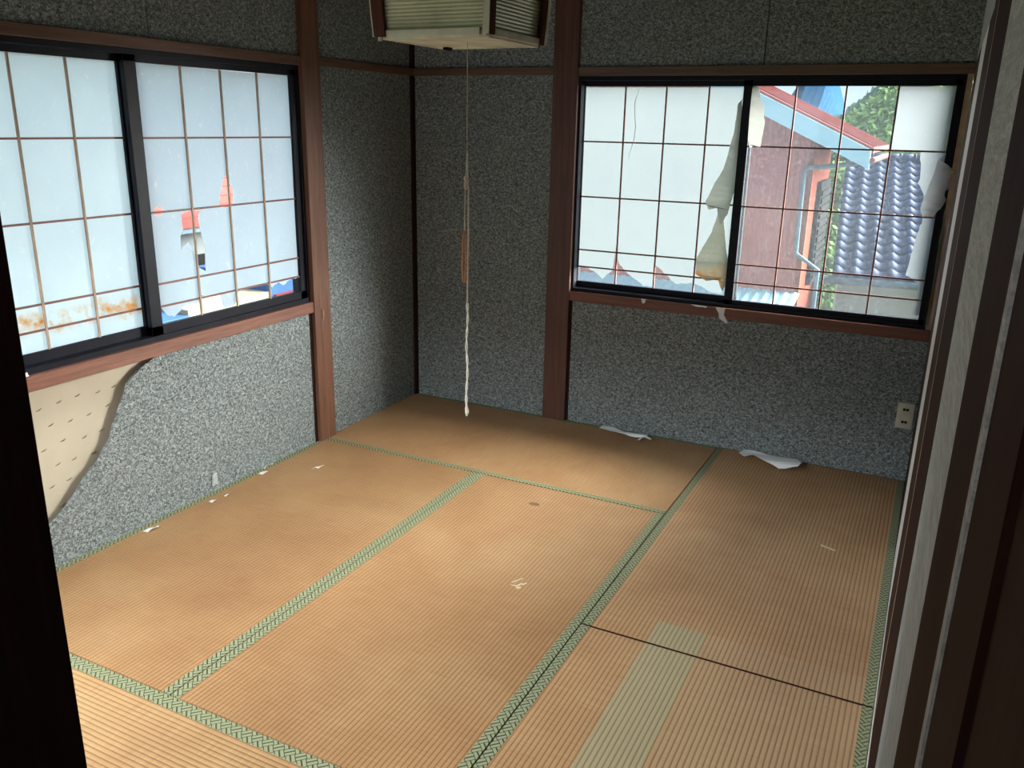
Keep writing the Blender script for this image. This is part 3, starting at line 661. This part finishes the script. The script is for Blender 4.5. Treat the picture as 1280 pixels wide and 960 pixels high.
w_ = obj('side_window', B((XG+.02, XG+.07, 6.55, 7.4, -.25, .95)), 'black', rh)
obj('louvre', B(*[(XG+.07, XG+.09, 6.6, 7.35, -.2+.09*k, -.14+.09*k) for k in range(12)]), 'black', w_)
# tiled roof building
th_ = thing('tiled_roof_house', (1.9, 8.9, -3.1), 'house with a blue-black tiled roof beyond the back window', 'house')
R0, R1 = Vector((1.17, 10.5, 1.07)), Vector((1.49, 7.3, -.22))
ex = Vector((1.0, .1, 0)).normalized(); ey = (R1-R0).normalized(); en = ex.cross(ey)*-1
if en.z < 0: en = -en
cw, rw = .212, .218; NC, NR = 11, 16
def tile_mesh():
    bm = bmesh.new(); N = 9; prof_ = []
    for i in range(N+1):
        u = i/N; h = .034*math.cos((u-.22)*2*math.pi)*(1.0 if abs(u-.22) < .25 else .45)
        prof_.append((u*cw, h))
    for (a, b, c, d) in ((0, .030, rw*1.12, .052),):
        t0 = [bm.verts.new(ex*x + en*(h+b)) for x, h in prof_]; t1 = [bm.verts.new(ex*x + ey*c + en*(h+d)) for x, h in prof_]
        t2 = [bm.verts.new(ex*x + ey*c + en*(h+d-.026)) for x, h in prof_]
        for i in range(N):
            bm.faces.new((t0[i], t0[i+1], t1[i+1], t1[i])); bm.faces.new((t1[i], t1[i+1], t2[i+1], t2[i]))
    bmesh.ops.recalc_face_normals(bm, faces=bm.faces)
    me = bpy.data.meshes.new('roof_tile'); bm.to_mesh(me); bm.free(); me.materials.append(MAT['kawara'])
    for f in me.polygons: f.use_smooth = True
    return me
tm = tile_mesh()
for c in range(NC):
    for r_ in range(NR):
        o = bpy.data.objects.new('roof_tile', tm); COL.objects.link(o); o.parent = th_
        o.location = R0 + ex*(c*cw) + ey*(r_*rw+.02) + en*rnd.uniform(-.004, .004) - WL[th_.name]
def orient_box(bm, o, lx, ly, lz, a, b, c):
    vs = [bm.verts.new(o + lx*i*a + ly*j*b + lz*k*c) for i in (0, 1) for j in (0, 1) for k in (0, 1)]
    for f in ((0, 1, 3, 2), (4, 6, 7, 5), (0, 4, 5, 1), (2, 3, 7, 6), (0, 2, 6, 4), (1, 5, 7, 3)): bm.faces.new([vs[i] for i in f])
bm = bmesh.new(); orient_box(bm, R0 - en*.03, ex, ey, en, NC*cw, NR*rw+.05, .03); obj('roof_deck', bm, 'pipe', th_)
for k in range(12):
    bm = bmesh.new(); p = R0 + ex*(k*.2-.02) - ey*.03 + en*.03
    tube(bm, [p+Vector((0, 0, .02)), p+ex*.185+Vector((0, 0, .02))], .075, 12); tube(bm, [p+ex*.18+Vector((0, 0, .02)), p+ex*.205+Vector((0, 0, .02))], .088, 12)
    obj('ridge_tile', bm, 'kawara', th_, smooth=True)
bm = bmesh.new(); tube(bm, [R1-ex*.1+Vector((0, -.06, -.05)), R1+ex*2.5+Vector((0, -.06, -.05))], .05, 10); obj('gutter', bm, 'pipe', th_)
wall_o = Vector((R1.x+.05, R1.y+.35, -3.1))
bm = bmesh.new(); orient_box(bm, wall_o, ex, Vector((-.1, 1, 0)).normalized(), Vector((0, 0, 1)), 2.3, 2.9, 2.88); obj('wall', bm, 'cream_out', th_)
for k in range(3):
    bm = bmesh.new(); orient_box(bm, wall_o + ex*(.25+k*.75) + Vector((0, -.03, 1.75)), ex, Vector((-.1, 1, 0)).normalized(), Vector((0, 0, 1)), .5, .04, .6); obj('window', bm, 'blueish', th_)
# lean-to roof low in front (pale metal) seen at the foot of the window
lt = thing('lean_to_roof', (.5, 5.0, -3.1), 'pale blue low lean-to roof against the foot of the red house', 'roof')
bm = bmesh.new(); corr(bm, (-2.6, 0, 0), (1.30, 0, 0), 0, lambda x, y: 1, .10, .015, (0, 1, 0))
for v in bm.verts: t_ = v.co.z; zz = v.co.y; v.co = Vector((v.co.x, 4.4+t_*1.56, -.62+.36*t_+zz))
obj('roof_sheet', bm, plain('pale_blue_roof', (.20, .33, .40), .8, .1, 2, .1), lt)
obj('wall', B((-2.5, 1.2, 4.7, 5.9, -3.1, -.72)), 'cream_out', lt)
obj('fascia', B((-2.6, 1.30, 4.38, 4.41, -.72, -.62)), 'fascia', lt)

def leafcloud(name, blobs, n, size, mat, seed, parent=None):
    r_ = random.Random(seed); vs, fs = [], []
    tot = sum(b[3]**2 for b in blobs)
    for (x, y, z, R) in blobs:
        for k in range(int(n*R*R/tot)):
            d = Vector((r_.gauss(0, 1), r_.gauss(0, 1), r_.gauss(0, 1))).normalized(); p = Vector((x, y, z)) + d*R*r_.uniform(.72, 1.05)
            a = Vector((r_.gauss(0, 1), r_.gauss(0, 1), r_.gauss(0, 1))).normalized(); b = a.orthogonal().normalized(); s = size*r_.uniform(.6, 1.3); i = len(vs)
            vs += [p-a*s, p+b*s*.5, p+a*s, p-b*s*.5]; fs.append((i, i+1, i+2, i+3))
    me = bpy.data.meshes.new(name); me.from_pydata(vs, [], fs); me.materials.append(MAT[mat])
    o = bpy.data.objects.new(name, me); COL.objects.link(o); o['kind'] = 'stuff'
    if parent: o.parent = parent; o.location = -WL[parent.name]
    return o
def ico(bm, x, y, z, R):
    g = bmesh.ops.create_icosphere(bm, subdivisions=2, radius=R*.8)
    for v in g['verts']: v.co += Vector((x, y, z))
def tree(label, x, y, base, blobs, n, size, mat, seed, group=None):
    t = thing('tree' if base < -1 else 'tree', (x, y, base), label, 'tree', group)
    bm = bmesh.new(); top = max(b[2] for b in blobs)
    tube(bm, [(x, y, base), (x+.1, y, base+(top-base)*.4), (x-.05, y, base+(top-base)*.7)], [.18, .13, .06], 8); 
    for b in blobs: tube(bm, [(x+.05, y, base+(top-base)*.45), (b[0], b[1], b[2])], [.07, .02], 6)
    obj('trunk', bm, 'dark', t)
    bm = bmesh.new()
    for b in blobs: ico(bm, *b)
    obj('inner_crown', bm, 'leaf', t, smooth=True)
    leafcloud('foliage', blobs, n, size, mat, seed, t)
tree('bright green broad tree rising beyond the tiled roof', 1.2, 18, -3.1, [(.35, 18, 1.2, .55), (.8, 18, 1.5, .6), (1.25, 18.2, 1.95, .6), (1.1, 18, 1.2, .9), (1.8, 18.4, 1.9, 1.0), (2.8, 18, 1.6, 1.1), (.2, 18.5, .5, 1.0), (1.5, 17.6, .6, 1.2), (2.6, 17.6, .5, 1.3)], 9000, .085, 'leaf2', 1)
tree('small rounded tree peeking above the red roof ridge', -1.1, 20, -3.1, [(-1.1, 20, 1.35, .55), (-.6, 20.2, 1.1, .6), (-1.7, 20, 1.0, .6), (-.1, 20, 1.3, .5)], 4000, .07, 'leaf2', 2)
tree('leafy shrub in the gap between the red house and tiled roof', 1.35, 11.5, -3.1, [(1.0, 11.6, .1, .5), (1.05, 11.5, .7, .35), (1.15, 11.4, -.7, .6), (.95, 11.8, -1.3, .7)], 3500, .06, 'leaf2', 3)
tree('low dark bush at the foot of the red house', 2.2, 6.5, -3.1, [(1.95, 6.4, -.75, .22), (2.1, 6.5, -1.1, .2), (2.3, 6.6, -1.2, .25), (2.3, 6.5, -1.6, .25)], 4000, .04, 'leaf', 4)
# hills
def ridge(name, y, pts, depth, mat, base=-4, seed=0, rough=.6, n=10):
    r_ = random.Random(seed); bm = bmesh.new(); rows = []
    xs = []
    for i in range(len(pts)-1):
        for k in range(n):
            t = k/n; xs.append((pts[i][0]+(pts[i+1][0]-pts[i][0])*t, pts[i][1]+(pts[i+1][1]-pts[i][1])*t + r_.uniform(-rough, rough)))
    xs.append(pts[-1])
    for j, (f, dy) in enumerate(((0, -depth), (.35, -depth*.65), (.75, -depth*.3), (1, 0), (.6, depth*.5), (0, depth))):
        rows.append([bm.verts.new((x+(r_.uniform(-rough, rough)), y+dy, base+(z-base)*f + (r_.uniform(-rough, rough) if 0 < f < 1 else 0))) for x, z in xs])
    for a, b in zip(rows, rows[1:]):
        for i in range(len(xs)-1): bm.faces.new((a[i], a[i+1], b[i+1], b[i]))
    return struct(name, bm, mat)
ridge('hill', 70, [(-40, 3), (-14, 1.0), (-6.7, 2.2), (-5.2, 2.95), (-4.2, 3.85), (-3.2, 4.9), (-1.5, 7), (2, 8.5), (6, 9.5), (10, 8), (20, 9), (45, 12), (60, 8)], 12, 'hillg', seed=4, rough=.25)
ridge('mountain', 420, [(-260, 20), (-160, 45), (-110, 40), (-88, 33), (-81, 21), (-75, 17), (-69, 7), (-66.5, 7), (-64, 21), (-57, 33), (-49, 30), (-45.6, 21), (-42, 11), (-38, 6), (-20, 5), (60, 20), (120, 40), (260, 20)], 60, 'mount', seed=6, rough=.12, n=3)
# left side: red-roofed house, shed
lh = thing('red_roof_house', (-8, 4.5, -3.1), 'grey house with a red tiled roof seen through holes in the left window paper', 'house')
MAT['pink_roof'] = plain('red_tile_roof', (.24, .045, .04), .8, .12, 3, .1)
for k in range(12):
    bm = bmesh.new(); d = k*.22; box(bm, -6.0-d-.24, -6.0-d, .5, 11, .16+k*.10, .16+k*.10+.11); obj('roof_course', bm, 'pink_roof', lh)
obj('wall', B((-9.5, -6.3, .9, 10.6, -3.1, .14)), plain('grey_wall', (.13, .15, .16), .8, .1, 2), lh)
obj('eave_board', B((-6.34, -6.02, .6, 10.9, .09, .16)), 'pipe', lh)
for k in range(4): obj('window', B((-6.32, -6.27, 2.6+k*1.6, 3.4+k*1.6, -.9, -.25)), 'black', lh)
MAT['shed_wall'] = plain('shed_wall', (.22, .20, .14), .9, .1, 3)
sh_ = thing('garden_shed', (-4.2, 3, -3.1), 'low cream and blue shed below the left window', 'shed')
obj('wall', B((-5.0, -3.9, 1.9, 3.05, -3.1, -.30)), 'shed_wall', sh_)
obj('blue_sheet', B((-5.0, -3.88, 3.05, 4.2, -3.1, -.12)), 'blueish', sh_)
obj('blue_sheet', B((-5.0, -3.88, 1.2, 1.9, -3.1, -.35)), 'blueish', sh_)
obj('red_beam', B((-3.88, -3.80, 3.1, 4.4, -.40, -.34)), 'pink_roof', sh_)
obj('roof', B((-5.1, -4.3, 1.1, 3.1, -.30, -.24)), 'pipe', sh_)
tree('dark shrub at the far end below the left window', -3.6, 5.2, -3.1, [(-3.6, 5.1, -.9, .4), (-3.4, 5.3, -.6, .4), (-3.7, 5.2, -1.4, .5)], 2500, .05, 'leaf', 8)
for wn_ in (wback, wleft):
    for k in ('s0', 's1'): del wn_[k]
